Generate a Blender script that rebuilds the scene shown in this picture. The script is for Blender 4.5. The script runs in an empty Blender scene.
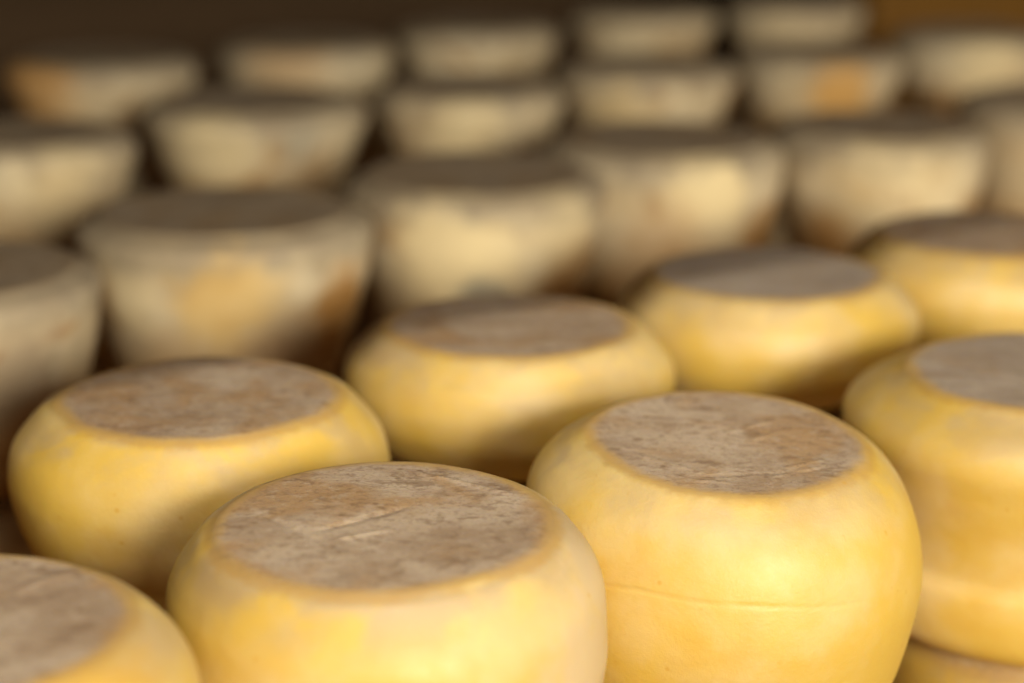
import bpy, bmesh, math, random
from mathutils import Vector, Matrix, noise

sc = bpy.context.scene
COL = sc.collection
R_ = math.radians
ZT = 1.15            # height of the plane the upper cheeses' tops lie in
ZS = ZT - 0.262      # top of the shelf board

# ------------------------------------------------------------------ nodes
class NT:
    def __init__(s, name):
        s.m = bpy.data.materials.new(name); s.m.use_nodes = True
        s.t = s.m.node_tree; s.t.nodes.clear()
    def n(s, kind, **kw):
        nd = s.t.nodes.new(kind)
        for k, v in kw.items():
            if k.startswith('i_'):
                nd.inputs[k[2:].replace('_', ' ')].default_value = v
            else:
                setattr(nd, k, v)
        return nd
    def l(s, a, b): s.t.links.new(a, b)
    def math(s, op, a, b=None, c=None, clamp=False):
        nd = s.n('ShaderNodeMath', operation=op, use_clamp=clamp)
        for i, v in enumerate((a, b, c)):
            if v is None: continue
            if isinstance(v, (int, float)): nd.inputs[i].default_value = v
            else: s.l(v, nd.inputs[i])
        return nd.outputs[0]
    def mix(s, fac, a, b, blend='MIX'):
        nd = s.n('ShaderNodeMix', data_type='RGBA', blend_type=blend)
        nd.clamp_factor = True
        for i, v in ((0, fac), (6, a), (7, b)):
            if isinstance(v, (int, float)): nd.inputs[i].default_value = v
            elif isinstance(v, tuple): nd.inputs[i].default_value = (*v, 1)
            else: s.l(v, nd.inputs[i])
        return nd.outputs[2]
    def noise(s, vec, scale, detail=4, rough=.55, dist=0):
        nd = s.n('ShaderNodeTexNoise')
        nd.inputs['Scale'].default_value = scale; nd.inputs['Detail'].default_value = detail
        nd.inputs['Roughness'].default_value = rough; nd.inputs['Distortion'].default_value = dist
        s.l(vec, nd.inputs['Vector']); return nd.outputs['Fac']
    def ramp(s, v, lo, hi):
        nd = s.n('ShaderNodeMapRange', interpolation_type='SMOOTHSTEP')
        s.l(v, nd.inputs[0]); nd.inputs[1].default_value = lo; nd.inputs[2].default_value = hi
        return nd.outputs[0]

YEL = dict(body=(.62, .398, .056), deep=(.54, .275, .012), pale=(.66, .47, .17), bloom=(.42, .31, .18),
           top=(.33, .228, .136), topd=(.17, .095, .04), topo=(.36, .205, .075), topl=(.46, .35, .235), edge=(.46, .25, .04))
GRY = dict(body=(.62, .475, .265), deep=(.42, .22, .065), pale=(.76, .62, .385), bloom=(.34, .27, .175),
           top=(.42, .325, .205), topd=(.20, .145, .085), topo=(.38, .26, .13), topl=(.42, .33, .22), edge=(.30, .2, .1))

def cheese_mat(name, seed, pal, disc, H, R, kind, mould=.5, spots=(), ash=0):
    """rind: the pressed top face is mouldy, its rim stained orange, the side
    carries blotches, bloom and pin holes; all laid out in the wheel's own space"""
    t = NT(name); rnd = random.Random(seed)
    tc = t.n('ShaderNodeTexCoord'); P = tc.outputs['Object']
    mp = t.n('ShaderNodeMapping'); t.l(P, mp.inputs[0])
    mp.inputs['Location'].default_value = (rnd.uniform(-9, 9), rnd.uniform(-9, 9), rnd.uniform(-9, 9))
    V = mp.outputs[0]
    sx = t.n('ShaderNodeSeparateXYZ'); t.l(P, sx.inputs[0])
    r = t.math('SQRT', t.math('ADD', t.math('MULTIPLY', sx.outputs[0], sx.outputs[0]),
                              t.math('MULTIPLY', sx.outputs[1], sx.outputs[1])))
    z = sx.outputs[2]
    n1 = t.noise(V, 14, 5); n2 = t.noise(V, 45, 5, .6); n3 = t.noise(V, 160, 4, .65)
    n4 = t.noise(V, 600, 3, .6); n5 = t.noise(V, 24, 3, .5, .6)
    # ---- side
    gry = kind == 'grey'
    c = t.mix(t.ramp(n1, .38, .66), pal['body'], pal['pale'])
    c = t.mix(t.math('MULTIPLY', t.ramp(n5, .52, .70), .85 if gry else .22), c, pal['deep'])
    c = t.mix(t.math('MULTIPLY', t.ramp(n2, .50, .72), .30 if gry else .10), c, pal['bloom'] if gry else pal['pale'])
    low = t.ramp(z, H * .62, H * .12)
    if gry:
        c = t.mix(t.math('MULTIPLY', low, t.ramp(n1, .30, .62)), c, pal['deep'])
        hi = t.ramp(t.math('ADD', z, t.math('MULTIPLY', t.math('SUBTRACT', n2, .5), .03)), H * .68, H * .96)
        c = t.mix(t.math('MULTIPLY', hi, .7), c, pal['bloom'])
    # grey bloom drawn over the shoulder from the top face
    rr = t.math('ADD', r, t.math('MULTIPLY', t.math('SUBTRACT', n1, .5), .018))
    rr = t.math('ADD', rr, t.math('MULTIPLY', t.math('SUBTRACT', n3, .5), .007))
    up = t.ramp(z, H - .034, H - .004)
    sh = t.math('MULTIPLY', up, t.ramp(t.math('ADD', n5, t.math('MULTIPLY', t.math('SUBTRACT', n2, .5), .5)), .34, .62))
    c = t.mix(t.math('MULTIPLY', sh, .80 * mould + .16), c, pal['bloom'])
    for (az, sz, rad, colr, am) in spots:       # single patches of cream, mould, rust or painted-in shade on the side
        px, py = R*math.sin(R_(az)), -R*math.cos(R_(az))
        dv = t.n('ShaderNodeVectorMath', operation='DISTANCE'); t.l(P, dv.inputs[0]); dv.inputs[1].default_value = (px*.95, py*.95, H+sz)
        q = t.math('ADD', dv.outputs['Value'], t.math('MULTIPLY', t.math('SUBTRACT', n2, .5), rad*1.1))
        c = t.mix(t.math('MULTIPLY', t.ramp(q, rad, rad*.35), am), c, colr)
    # pin holes and small flecks on the side
    c = t.mix(t.math('MULTIPLY', t.ramp(n3, .66, .76), .30), c, pal['deep'])
    c = t.mix(t.math('MULTIPLY', t.ramp(n4, .55, .75), .22), c, pal['pale'])
    vp = t.n('ShaderNodeTexVoronoi', i_Scale=85.0); t.l(V, vp.inputs['Vector'])
    pin = t.math('MULTIPLY', t.ramp(vp.outputs['Distance'], .16, .06), t.ramp(n2, .50, .62))
    if not gry: c = t.mix(t.math('MULTIPLY', pin, .55), c, pal['deep'])
    # ---- top face
    st = t.n('ShaderNodeMapping'); t.l(V, st.inputs[0])
    st.inputs['Rotation'].default_value = (0, 0, rnd.uniform(-.3, .7)); st.inputs['Scale'].default_value = (1, 1.7, 1)
    s1 = t.noise(st.outputs[0], 16, 6, .62, .4); s2 = t.noise(st.outputs[0], 130, 5, .72)
    s3 = t.noise(st.outputs[0], 52, 4, .6, .8)
    d = t.mix(t.ramp(s1, .38, .62), pal['top'], pal['topl'])
    d = t.mix(t.math('MULTIPLY', t.ramp(n5, .46, .66), .75), d, pal['topo'])
    d = t.mix(t.math('MULTIPLY', t.ramp(s3, .56, .66), .55), d, pal['topd'])
    d = t.mix(t.math('MULTIPLY', t.ramp(s2, .52, .64), .55), d, pal['topd'])
    d = t.mix(t.math('MULTIPLY', t.ramp(n3, .52, .66), .50), d, pal['topl'])
    d = t.mix(t.math('MULTIPLY', t.ramp(n4, .55, .68), .50), d, pal['topd'])
    vo = t.n('ShaderNodeTexVoronoi', i_Scale=95.0); t.l(V, vo.inputs['Vector'])
    fleck = t.math('MULTIPLY', t.ramp(vo.outputs['Distance'], .20, .08), t.ramp(s3, .46, .60))
    d = t.mix(t.math('MULTIPLY', fleck, .75), d, pal['topd'])
    d = t.mix(ash, d, t.mix(s1, (.24, .20, .155), (.40, .34, .27)))
    isd = t.math('MULTIPLY', t.ramp(rr, disc + .0050, disc - .0060), t.ramp(z, H - .02, H - .01))
    ring = t.math('MULTIPLY', t.math('MULTIPLY', t.ramp(rr, disc - .008, disc + .001), t.ramp(rr, disc + .007, disc + .002)),
                  t.ramp(z, H - .02, H - .01))
    col = t.mix(isd, c, d)
    col = t.mix(t.math('MULTIPLY', ring, .55 if not gry else .3), col, pal['edge'])
    b = t.n('ShaderNodeBsdfPrincipled')
    t.l(col, b.inputs['Base Color'])
    rg = t.math('ADD', t.math('MULTIPLY', isd, .16), t.math('ADD', .46 if not gry else .58, t.math('MULTIPLY', n3, .22)))
    t.l(rg, b.inputs['Roughness'])
    b.inputs['Specular IOR Level'].default_value = .85 if not gry else .25
    if not gry:
        b.inputs['Subsurface Weight'].default_value = .22
        b.inputs['Subsurface Radius'].default_value = (1, .55, .12)
        b.inputs['Subsurface Scale'].default_value = .014
    h = t.math('ADD', t.math('MULTIPLY', n3, .5), t.math('MULTIPLY', n4, .22))
    h = t.math('ADD', h, t.math('MULTIPLY', t.math('MULTIPLY', s2, isd), 1.1))
    bp = t.n('ShaderNodeBump', i_Strength=.32, i_Distance=.0016)
    t.l(h, bp.inputs['Height']); t.l(bp.outputs[0], b.inputs['Normal'])
    o = t.n('ShaderNodeOutputMaterial'); t.l(b.outputs[0], o.inputs[0])
    return t.m

def wood_mat(name, a, bcol, scale=1.0, rough=.65):
    t = NT(name); tc = t.n('ShaderNodeTexCoord')
    mp = t.n('ShaderNodeMapping'); t.l(tc.outputs['Object'], mp.inputs[0])
    mp.inputs['Scale'].default_value = (1.2 * scale, 14 * scale, 14 * scale)
    n = t.noise(mp.outputs[0], 4, 6, .6, 1.2); g = t.noise(mp.outputs[0], 22, 3, .6)
    c = t.mix(t.ramp(n, .3, .7), a, bcol)
    c = t.mix(t.math('MULTIPLY', t.ramp(g, .5, .7), .4), c, tuple(x * .55 for x in a))
    b = t.n('ShaderNodeBsdfPrincipled', i_Roughness=rough); t.l(c, b.inputs['Base Color'])
    bp = t.n('ShaderNodeBump', i_Strength=.3, i_Distance=.002); t.l(n, bp.inputs['Height']); t.l(bp.outputs[0], b.inputs['Normal'])
    o = t.n('ShaderNodeOutputMaterial'); t.l(b.outputs[0], o.inputs[0]); return t.m

def plaster_mat(name, a, bcol):
    t = NT(name); tc = t.n('ShaderNodeTexCoord')
    n = t.noise(tc.outputs['Object'], 3, 6, .6); g = t.noise(tc.outputs['Object'], 60, 4, .6)
    c = t.mix(t.ramp(n, .3, .7), a, bcol)
    b = t.n('ShaderNodeBsdfPrincipled', i_Roughness=.85); t.l(c, b.inputs['Base Color'])
    bp = t.n('ShaderNodeBump', i_Strength=.3, i_Distance=.003); t.l(g, bp.inputs['Height']); t.l(bp.outputs[0], b.inputs['Normal'])
    o = t.n('ShaderNodeOutputMaterial'); t.l(b.outputs[0], o.inputs[0]); return t.m

# ------------------------------------------------------------------ meshes
def link(name, me, parent=None, mat=None, smooth=True):
    o = bpy.data.objects.new(name, me); COL.objects.link(o)
    if parent: o.parent = parent
    if mat: me.materials.append(mat)
    if smooth:
        for p in me.polygons: p.use_smooth = True
    return o

def bm_box(bm, x0, x1, y0, y1, z0, z1, M=Matrix(), bev=0):
    r = bmesh.ops.create_cube(bm, size=1)
    bmesh.ops.transform(bm, verts=r['verts'], matrix=M @ Matrix.Translation(((x0+x1)/2, (y0+y1)/2, (z0+z1)/2)) @
                        Matrix.Diagonal((x1-x0, y1-y0, z1-z0, 1)))
    if bev:
        es = {e for v in r['verts'] for e in v.link_edges}
        bmesh.ops.bevel(bm, geom=list(es), offset=bev, segments=2, affect='EDGES', profile=.5)

def box_obj(name, x0, x1, y0, y1, z0, z1, mat, parent=None, M=Matrix(), bev=.003):
    bm = bmesh.new(); bm_box(bm, x0, x1, y0, y1, z0, z1, M, bev)
    me = bpy.data.meshes.new(name); bm.to_mesh(me); bm.free()
    return link(name, me, parent, mat, False)

def spline(pts, step):
    """Catmull-Rom through the profile points, resampled at an even step"""
    P = [Vector(p) for p in pts]; Q = [P[0]*2-P[1]] + P + [P[-1]*2-P[-2]]
    out = []
    for i in range(1, len(Q)-2):
        a, b, c, d = Q[i-1:i+3]
        for k in range(24):
            u = k/24
            out.append(.5*((2*b)+(c-a)*u+(2*a-5*b+4*c-d)*u*u+(3*b-a-3*c+d)*u**3))
    out.append(P[-1])
    L = [0]
    for i in range(1, len(out)): L.append(L[-1]+(out[i]-out[i-1]).length)
    n = max(8, int(L[-1]/step)); res = []; j = 0
    for k in range(n+1):
        s = L[-1]*k/n
        while j < len(L)-2 and L[j+1] < s: j += 1
        f = (s-L[j])/max(1e-9, L[j+1]-L[j])
        res.append(out[j].lerp(out[j+1], min(1, f)))
    return res

def sstep(a, b, x):
    t = max(0, min(1, (x-a)/(b-a))); return t*t*(3-2*t)

# profiles, radius and height as fractions: r of R, z measured down from the top in metres
def rim(disc, e):             # shoulder cone meeting the pressed face in a soft crease
    return [(disc+.085, -.0046*e), (disc+.037, -.0018*e), (disc+.006, -.0005), (disc-.04, -.0001), (disc*.6, 0), (0, 0)]
def prof_tall(H, disc):       # A: high drum
    return [(0, -H), (.60, -H+.001), (.82, -H+.006), (.94, -H+.026), (.985, -H+.06), (1.0, -.058), (.985, -.032),
            (.95, -.0205), (.895, -.0118)] + rim(disc, 1.0)
def prof_belly(H, disc):      # B: widest half way down
    return [(0, -H), (.50, -H+.001), (.70, -H+.006), (.86, -.124), (.945, -.100), (.99, -.074), (.99, -.052), (.965, -.034), (.92, -.0215),
            (.85, -.0118)] + rim(disc, 1.05)
def prof_foot(H, disc):       # E: drum with a pressed foot rim
    return [(0, -H), (.70, -H), (.86, -H+.003), (.935, -H+.010), (.96, -H+.024), (.952, -H+.038), (.925, -H+.044), (.912, -H+.050), (.925, -.070), (.965, -.045), (.99, -.03),
            (.97, -.0205), (.90, -.0130)] + rim(disc, 1.15)
def prof_bowl(H, disc):       # second row: full side that rounds in to a small base
    return [(0, -H), (.36, -H+.0005), (.52, -H+.004), (.70, -H*.86), (.86, -H*.74), (.955, -H*.58), (.995, -H*.42), (.995, -H*.31), (.965, -H*.205),
            (.905, -H*.128)] + rim(disc, 1.0)
def prof_grey(H, disc):       # ripened wheels: side gently drawn in towards the base
    return [(0, -H), (.45, -H+.0005), (.62, -H+.004), (.72, -H*.86), (.79, -H*.70), (.86, -H*.52), (.93, -H*.34), (.98, -.024), (.99, -.016), (.965, -.009),
            (.90, -.0045), (disc+.03, -.0014), (disc, -.0003), (disc*.5, -.0004), (0, -.0006)]

def cheese_meshes(name, prof, H, R, disc, seed, step, nseg, lump, bumps=(), seam=None, tilt=(0, 0), oval=(0, 0), marks=None):
    """z = 0 at the bottom centre; returns (body mesh, top face mesh)"""
    off = Vector((seed*3.71 % 50, seed*7.13 % 50, seed*1.37 % 50))
    pr = [(p.x, p.y+H) for p in spline([Vector((a*R, b)) for a, b in prof], step)]
    # ring index where the top face begins
    zmid = H-.02; k0 = max(i for i, (r, z) in enumerate(pr) if r > disc*R*1.006 and z > zmid)
    def pt(i, a):
        r, z = pr[i]
        up = sstep(0, H, z)
        k = 1 + oval[0]*math.cos(2*(a-oval[1]))
        for (ba, bz, amp, wa, wz) in bumps:
            da = (a-ba+math.pi) % (2*math.pi)-math.pi
            k += amp*math.exp(-(da/wa)**2-((z-bz)/wz)**2)*min(1, r/(R*.6))
        x, y = r*k*math.cos(a), r*k*math.sin(a)
        v = Vector((x, y, z))
        side = min(1, r/(R*.8))
        n1 = noise.noise(v*9+off); n2 = noise.noise(v*24+off*2); n3 = noise.noise(v*70+off)
        dr = lump*(.0030*n1+.0010*n2+.00022*n3)*R*10
        if seam:
            zs, dep, w, a0, a1 = seam
            zz = zs+.0016*noise.noise(Vector((math.cos(a)*3, math.sin(a)*3, 5))+off)
            da = (a-a0+math.pi) % (2*math.pi)-math.pi
            zz -= .022*(1-math.cos(da))
            m = sstep(a1, a1*.5, abs(da))*(.35+.65*sstep(-.2, .35, noise.noise(Vector((math.cos(a)*6, math.sin(a)*6, 1))+off)))
            if r > R*.8: dr -= dep*m*math.exp(-((z-zs-(zz-zs))/w)**2)
        if r > 1e-6: x += dr*math.cos(a)*side; y += dr*math.sin(a)*side
        topw = sstep(H-.03, H, z)
        z += topw*lump*(.0014*noise.noise(Vector((x, y, 0))*14+off)+.0004*noise.noise(Vector((x, y, 3))*50+off))
        if marks and z > H-.01:
            for (mx0, my0, mx1, my1, w, dz) in marks:
                d0 = Vector((mx1-mx0, my1-my0)); q = Vector((x-mx0, y-my0)); L = d0.length
                u = max(0, min(1, q.dot(d0)/(L*L))); dd = (q-d0*u).length
                dd += .0012*noise.noise(Vector((x, y, 1))*150)
                z += dz*math.exp(-(dd/w)**2)*min(1, 4*min(u, 1-u)+.15)
        z += up*(tilt[0]*x+tilt[1]*y)
        return (x, y, z)
    N = len(pr)
    rings = [[pt(i, 2*math.pi*j/nseg) for j in range(nseg)] for i in range(1, N-1)]   # rings for i = 1..N-2
    bot, top = pt(0, 0), pt(N-1, 0)
    # body: rings 0 .. kb ; top face: rings kb .. end
    kb = k0-1
    def build(nm, rs, cap_lo, cap_hi):
        vs = [p for rg in rs for p in rg]; fs = []; m = len(rs)
        for i in range(m-1):
            for j in range(nseg):
                a, b = i*nseg+j, i*nseg+(j+1) % nseg
                fs.append((a, b, b+nseg, a+nseg))
        if cap_lo:
            vs.append(cap_lo); c = len(vs)-1
            fs += [(c, (j+1) % nseg, j) for j in range(nseg)]
        if cap_hi:
            vs.append(cap_hi); c = len(vs)-1; o = (m-1)*nseg
            fs += [(c, o+j, o+(j+1) % nseg) for j in range(nseg)]
        me = bpy.data.meshes.new(nm); me.from_pydata(vs, [], fs); me.update()
        return me
    return build(name+'_side', rings[:kb+1], bot, None), build(name+'_top', rings[kb:], None, top)

CHEESES = []
def cheese(x, y, label, group, kind, prof, H, R, disc, seed, step=.003, nseg=96, lump=1, mould=.5, rot=0, ztop=ZT, spots=(), ash=0, **kw):
    root = bpy.data.objects.new('cheese_wheel', None); COL.objects.link(root)
    root.empty_display_size = .05
    root.location = (x, y, ztop-H); root.rotation_euler = (0, 0, rot)
    root['label'] = label; root['category'] = 'cheese'; root['group'] = group
    sm, tm = cheese_meshes('cheese', prof(H, disc), H, R, disc, seed, step, nseg, lump, **kw)
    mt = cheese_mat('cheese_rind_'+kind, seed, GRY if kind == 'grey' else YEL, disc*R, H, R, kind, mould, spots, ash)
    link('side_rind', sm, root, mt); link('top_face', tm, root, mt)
    CHEESES.append((root, H)); return root

YG = 'yellow cheese wheels in the two front rows'; GG = 'grey ripened cheese wheels behind the yellow ones'
# ---- front row -------------------------------------------------------------
cheese(-.222, .757, 'yellow cheese cut off by the bottom left corner, brown mottled top', YG, 'yellow', prof_tall, .130, .100, .735, 11,
       .0016, 200, .8, .5, ztop=ZT+.004, spots=[(45, -.02, .075, (.56, .31, .02), .75)], marks=[(.02, .03, .045, .06, .003, .0006)])  # amber patch: the weaker light on its right side put into the colour
cheese(-.057, .881, 'large sharp yellow cheese at bottom centre with cracked patch on its brown top', YG, 'yellow', prof_tall, .132, .100, .755, 23,
       .0012, 256, .75, .7, spots=[(66, -.055, .05, (.62, .46, .26), .8), (80, -.02, .03, (.60, .45, .26), .6)], marks=[(-.03, -.012, .012, .02, .0022, -.0009), (-.022, -.022, .004, -.008, .0016, .0007), (-.058, .012, -.02, -.03, .0018, -.0006), (.01, .062, .062, .03, .0012, .0008)],
       tilt=(0, .035), bumps=[(-1.25, .085, -.010, .10, .012), (-1.05, .08, .008, .08, .014)])
cheese(.107, .998, 'large sharp yellow cheese with a thin horizontal crack around its side', YG, 'yellow', prof_belly, .150, .100, .68, 37,
       .0012, 256, .75, .45, tilt=(-.03, .075), seam=(.109, .0009, .0006, -1.8, 1.0),
       marks=[(-.03, -.048, .055, -.034, .0012, -.0005), (-.05, -.02, -.01, -.045, .0016, .0005), (.015, -.046, .045, -.03, .0009, .0005), (.02, -.036, .05, -.02, .0009, .0005), (.0, .01, .03, .03, .001, .0004), (.01, .0, .035, .018, .001, .0004), (-.02, -.05, .0, -.054, .001, .0005)],
       bumps=[(math.pi, .135, .055, .9, .03), (0.1, .128, -.02, .6, .02)])
cheese(.304, 1.122, 'tall yellow cheese cut off by the right edge, with a raised rim round its foot', YG, 'yellow', prof_foot, .138, .119, .69, 41,
       .0016, 200, .6, .4, ash=.45)
# ---- second row ------------------------------------------------------------
cheese(-.168, 1.075, 'yellow cheese at the left, second row, behind the bottom left corner cheese', YG, 'yellow', prof_bowl, .112, .102, .73, 53, .0022, 144, .8, .5)
cheese(-.001, 1.222, 'yellow cheese in the middle of the second row, between the two large front cheeses', YG, 'yellow', prof_bowl, .088, .100, .75, 61, .0022, 144, .8, .6)
cheese(.169, 1.355, 'yellow bowl-shaped cheese behind the cracked one, flat grey top', YG, 'yellow', prof_bowl, .088, .101, .75, 71, .0022, 144, .7, .4, ash=.6)
cheese(.342, 1.478, 'farthest yellow cheese, upper right edge, beside the grey cheeses', YG, 'yellow', prof_bowl, .088, .102, .74, 83, .0025, 120, .7, .5)
# ---- grey rows -------------------------------------------------------------
GREY = [
 (-.373, 1.355, .100, 'dark grey cheese cut off by the left edge, nearest of the grey ones'),
 (-0.216, 1.544, 0.113, 'grey cheese with tan and orange blotches, behind the left yellow cheese'),
 (-0.030, 1.694, 0.110, 'pale cream-sided grey cheese behind the middle yellow cheese of the second row'),
 (0.134, 1.858, 0.112, 'grey cheese with a bright cream spot on its side, behind the bowl-shaped yellow one'),
 (0.339, 1.928, 0.105, 'plain beige-grey cheese directly behind the farthest yellow cheese'),
 (.546, 2.101, .100, 'grey cheese cut off by the right edge, above the farthest yellow cheese'),
 (-.436, 1.858, .099, 'blurred grey cheese cut off by the left edge, above the nearest grey one'),
 (-0.253, 2.044, 0.112, 'blurred grey cheese directly behind the blotched tan and orange one'),
 (-0.045, 2.141, 0.101, 'blurred grey cheese directly behind the pale cream-sided one'),
 (0.147, 2.300, 0.101, 'blurred grey cheese directly behind the one with the bright cream spot'),
 (0.350, 2.413, 0.102, 'blurred grey cheese with an orange-tinged side, behind the plain beige-grey one'),
 (0.562, 2.585, 0.100, 'blurred grey cheese at the upper right edge, in front of the orange post'),
 (-0.459, 2.347, 0.107, 'far blurred cheese with an orange side at the left end of the back row'),
 (-0.243, 2.483, 0.106, 'far blurred tan cheese, second from the left in the back row'),
 (-0.044, 2.644, 0.104, 'far blurred cheese, third from the left in the back row'),
 (0.175, 2.828, 0.100, 'far blurred cheese at the top of the picture, second from right in back row'),
 (0.390, 2.923, 0.100, 'farthest blurred cheese, at the top, right end of the back row beside the post'),
]
ORG, CRM, GRM, TAN = (.48, .22, .035), (.86, .68, .36), (.26, .235, .18), (.70, .46, .15)
SPOTS = {0: [(40, -.06, .05, (.30, .22, .14), .7), (60, -.11, .05, ORG, .6)],
         1: [(8, -.05, .055, TAN, .75), (62, -.065, .045, ORG, .9), (30, -.095, .05, (.45, .26, .12), .6), (-20, -.105, .05, (.55, .36, .17), .6), (-35, -.05, .04, CRM, .5)],
         2: [(-12, -.05, .06, CRM, .85), (10, -.045, .04, CRM, .6), (4, -.085, .03, GRM, .8), (55, -.08, .05, ORG, .5), (45, -.03, .04, CRM, .4)],
         3: [(18, -.035, .05, CRM, .95), (60, -.08, .045, ORG, .8), (0, -.08, .06, (.50, .31, .14), .6)],
         4: [(-10, -.04, .06, CRM, .45), (25, -.04, .05, CRM, .45), (-40, -.1, .05, ORG, .5)],
         6: [(30, -.035, .05, CRM, .5)], 7: [(-20, -.035, .06, CRM, .5), (30, -.03, .03, GRM, .5)],
         8: [(0, -.03, .05, CRM, .5)], 9: [(-20, -.05, .05, TAN, .4)], 10: [(10, -.045, .055, (.62, .33, .08), .9)],
         11: [(0, -.03, .06, CRM, .5)], 12: [(-40, -.03, .08, (.55, .28, .07), .8)], 13: [(-10, -.02, .07, (.50, .31, .14), .6)]}
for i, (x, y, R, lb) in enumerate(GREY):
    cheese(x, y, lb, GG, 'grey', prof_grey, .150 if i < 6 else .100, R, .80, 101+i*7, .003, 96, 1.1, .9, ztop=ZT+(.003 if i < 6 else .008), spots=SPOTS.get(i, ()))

# ---- lower layer: every upper cheese stands on another wheel -----------------
YL = 'yellow cheese wheels of the lower layer'; GL = 'grey cheese wheels of the lower layer'
def prof_low(H, disc):
    return [(0, -H), (.70, -H), (.88, -H+.006), (.97, -H*.6), (.99, -H*.4), (.97, -.02), (.90, -.008), (disc+.05, -.0022), (disc+.005, -.0009), (disc-.05, -.0001), (disc*.6, 0), (0, 0)]
UNDER = {3: 'brown-topped yellow cheese in the lower layer, bottom right corner, under the tall one',
         0: 'yellow cheese in the lower layer under the bottom left corner cheese',
         1: 'yellow cheese in the lower layer under the bottom centre cheese',
         2: 'yellow cheese in the lower layer under the side-cracked cheese',
         4: 'yellow cheese in the lower layer, in shade under the left second-row cheese',
         5: 'yellow cheese in the lower layer, in shade under the middle second-row cheese',
         6: 'yellow cheese in the lower layer, in shade under the bowl-shaped cheese',
         7: 'yellow cheese in the lower layer, in shade under the farthest yellow cheese'}
for i, (rt, H) in enumerate(list(CHEESES)):
    ztop = rt.location.z+.0006; Hl = ztop-ZS
    g = i >= 8
    lb = UNDER[i] if not g else 'grey cheese in the lower layer, in shade beneath: '+GREY[i-8][3]
    if g: lb = 'shaded lower-layer grey cheese beneath an upper wheel of the grey rows'
    cheese(rt.location.x, rt.location.y, lb, GL if g else YL, 'grey' if g else 'yellow', prof_low, Hl, .0965, .90 if i == 3 else .80, 301+i*5, .004, 96, .5, .9 if i == 3 else .5, ztop=ztop)

# ------------------------------------------------------------------ rack and room
ANG = math.atan2(.575, .818)          # the rows run at this angle; shelf boards run with them
FR = Matrix.Rotation(ANG, 4, 'Z')      # frame: local x along the rows, local y away from the aisle
wood = wood_mat('dark_shelf_wood', (.26, .13, .035), (.34, .18, .055))
owood = wood_mat('orange_post_wood', (.15, .062, .003), (.19, .085, .005))
def rack_thing(name, label, cat):
    o = bpy.data.objects.new(name, None); COL.objects.link(o); o.empty_display_size = .1
    o['label'] = label; o['category'] = cat; return o
def brd(name, parent, x0, x1, y0, y1, z0, z1, m):
    return box_obj(name, x0, x1, y0, y1, z0, z1, m, parent, FR)
low = rack_thing('plank_shelf', 'dark brown plank shelf in the shade under all the stacked cheeses', 'shelf')
for k in range(12):
    brd('shelf_board', low, -2.0, 2.19, .32+k*.24, .555+k*.24, ZS-.03, ZS, wood)
high = rack_thing('upper_plank_shelf', 'plank shelf overhead that shades the grey cheeses, above the picture', 'shelf')
SE, SH = .785, ZT+.38                   # upper shelf: front edge and underside
for k in range(10):
    brd('shelf_board', high, -2.0, 2.10, SE+k*.24, SE+.235+k*.24, SH, SH+.03, wood)
post = rack_thing('wooden_post', 'blurred orange-brown wooden upright at the top right corner, behind the grey cheeses', 'post')
brd('post_plank', post, 2.19, 2.42, 2.2, 2.27, 0, 2.4, owood)
brd('post_plank', post, 2.424, 2.65, 2.2, 2.27, 0, 2.4, owood)

def struct(o): o['kind'] = 'structure'; return o
wallm = plaster_mat('brown_plaster', (.125, .070, .028), (.105, .058, .022))
struct(box_obj('wall_back', -3, 4, 3.5, 3.6, 0, 2.9, wallm, None, FR, 0))
struct(box_obj('wall_left', -2.1, -2.0, -2.4, 3.5, 0, 2.9, wallm, None, FR, 0))
struct(box_obj('wall_right', 3.0, 3.1, -2.4, 3.5, 0, 2.9, wallm, None, FR, 0))
struct(box_obj('floor', -3, 4, -2.4, 3.6, -.1, 0, plaster_mat('stone_floor', (.22, .18, .14), (.16, .13, .10)), None, FR, 0))
struct(box_obj('ceiling', -3, 4, -2.4, 3.6, 2.9, 3.0, wallm, None, FR, 0))

# ------------------------------------------------------------------ light
def area(name, loc, target, sx, sy, power, col):
    l = bpy.data.lights.new(name, 'AREA'); l.shape = 'RECTANGLE'; l.size = sx; l.size_y = sy; l.energy = power; l.color = col
    o = bpy.data.objects.new(name, l); COL.objects.link(o); o.location = loc
    o.rotation_euler = (Vector(target)-Vector(loc)).to_track_quat('-Z', 'Y').to_euler(); return o
nrm = Vector((.575, -.818, 0))          # from the rack towards the aisle
mid = Vector((0, 1.1, ZT)); ldir = Vector((math.sin(R_(22)), -math.cos(R_(22)), 0))   # daylight comes in from behind the right shoulder
area('window_light', mid+ldir*4.2+Vector((0, 0, 1.05)), mid, 1.5, .9, 215, (1, .95, .84))
area('lamp_light', mid+Vector((.1, -.84, 0))+Vector((0, 0, 1.40)), mid, .07, .07, 12.5, (1, .94, .83))
w = bpy.data.worlds.new('world'); sc.world = w; w.use_nodes = True
w.node_tree.nodes['Background'].inputs[0].default_value = (1, .72, .42, 1)
w.node_tree.nodes['Background'].inputs[1].default_value = .02

# ------------------------------------------------------------------ camera
cam = bpy.data.cameras.new('camera'); co = bpy.data.objects.new('camera', cam); COL.objects.link(co)
co.location = (0, 0, ZT+.327); co.rotation_euler = (R_(90-15.46), 0, 0)
cam.sensor_width = 36; cam.lens = 2100/1024*36; cam.clip_start = .02
cam.dof.use_dof = True; cam.dof.focus_distance = .985; cam.dof.aperture_fstop = 2.9
sc.camera = co
vs = sc.view_settings; vs.view_transform = 'Standard'; vs.look = 'None'; vs.gamma = 1; vs.exposure = .25; vs.use_curve_mapping = False
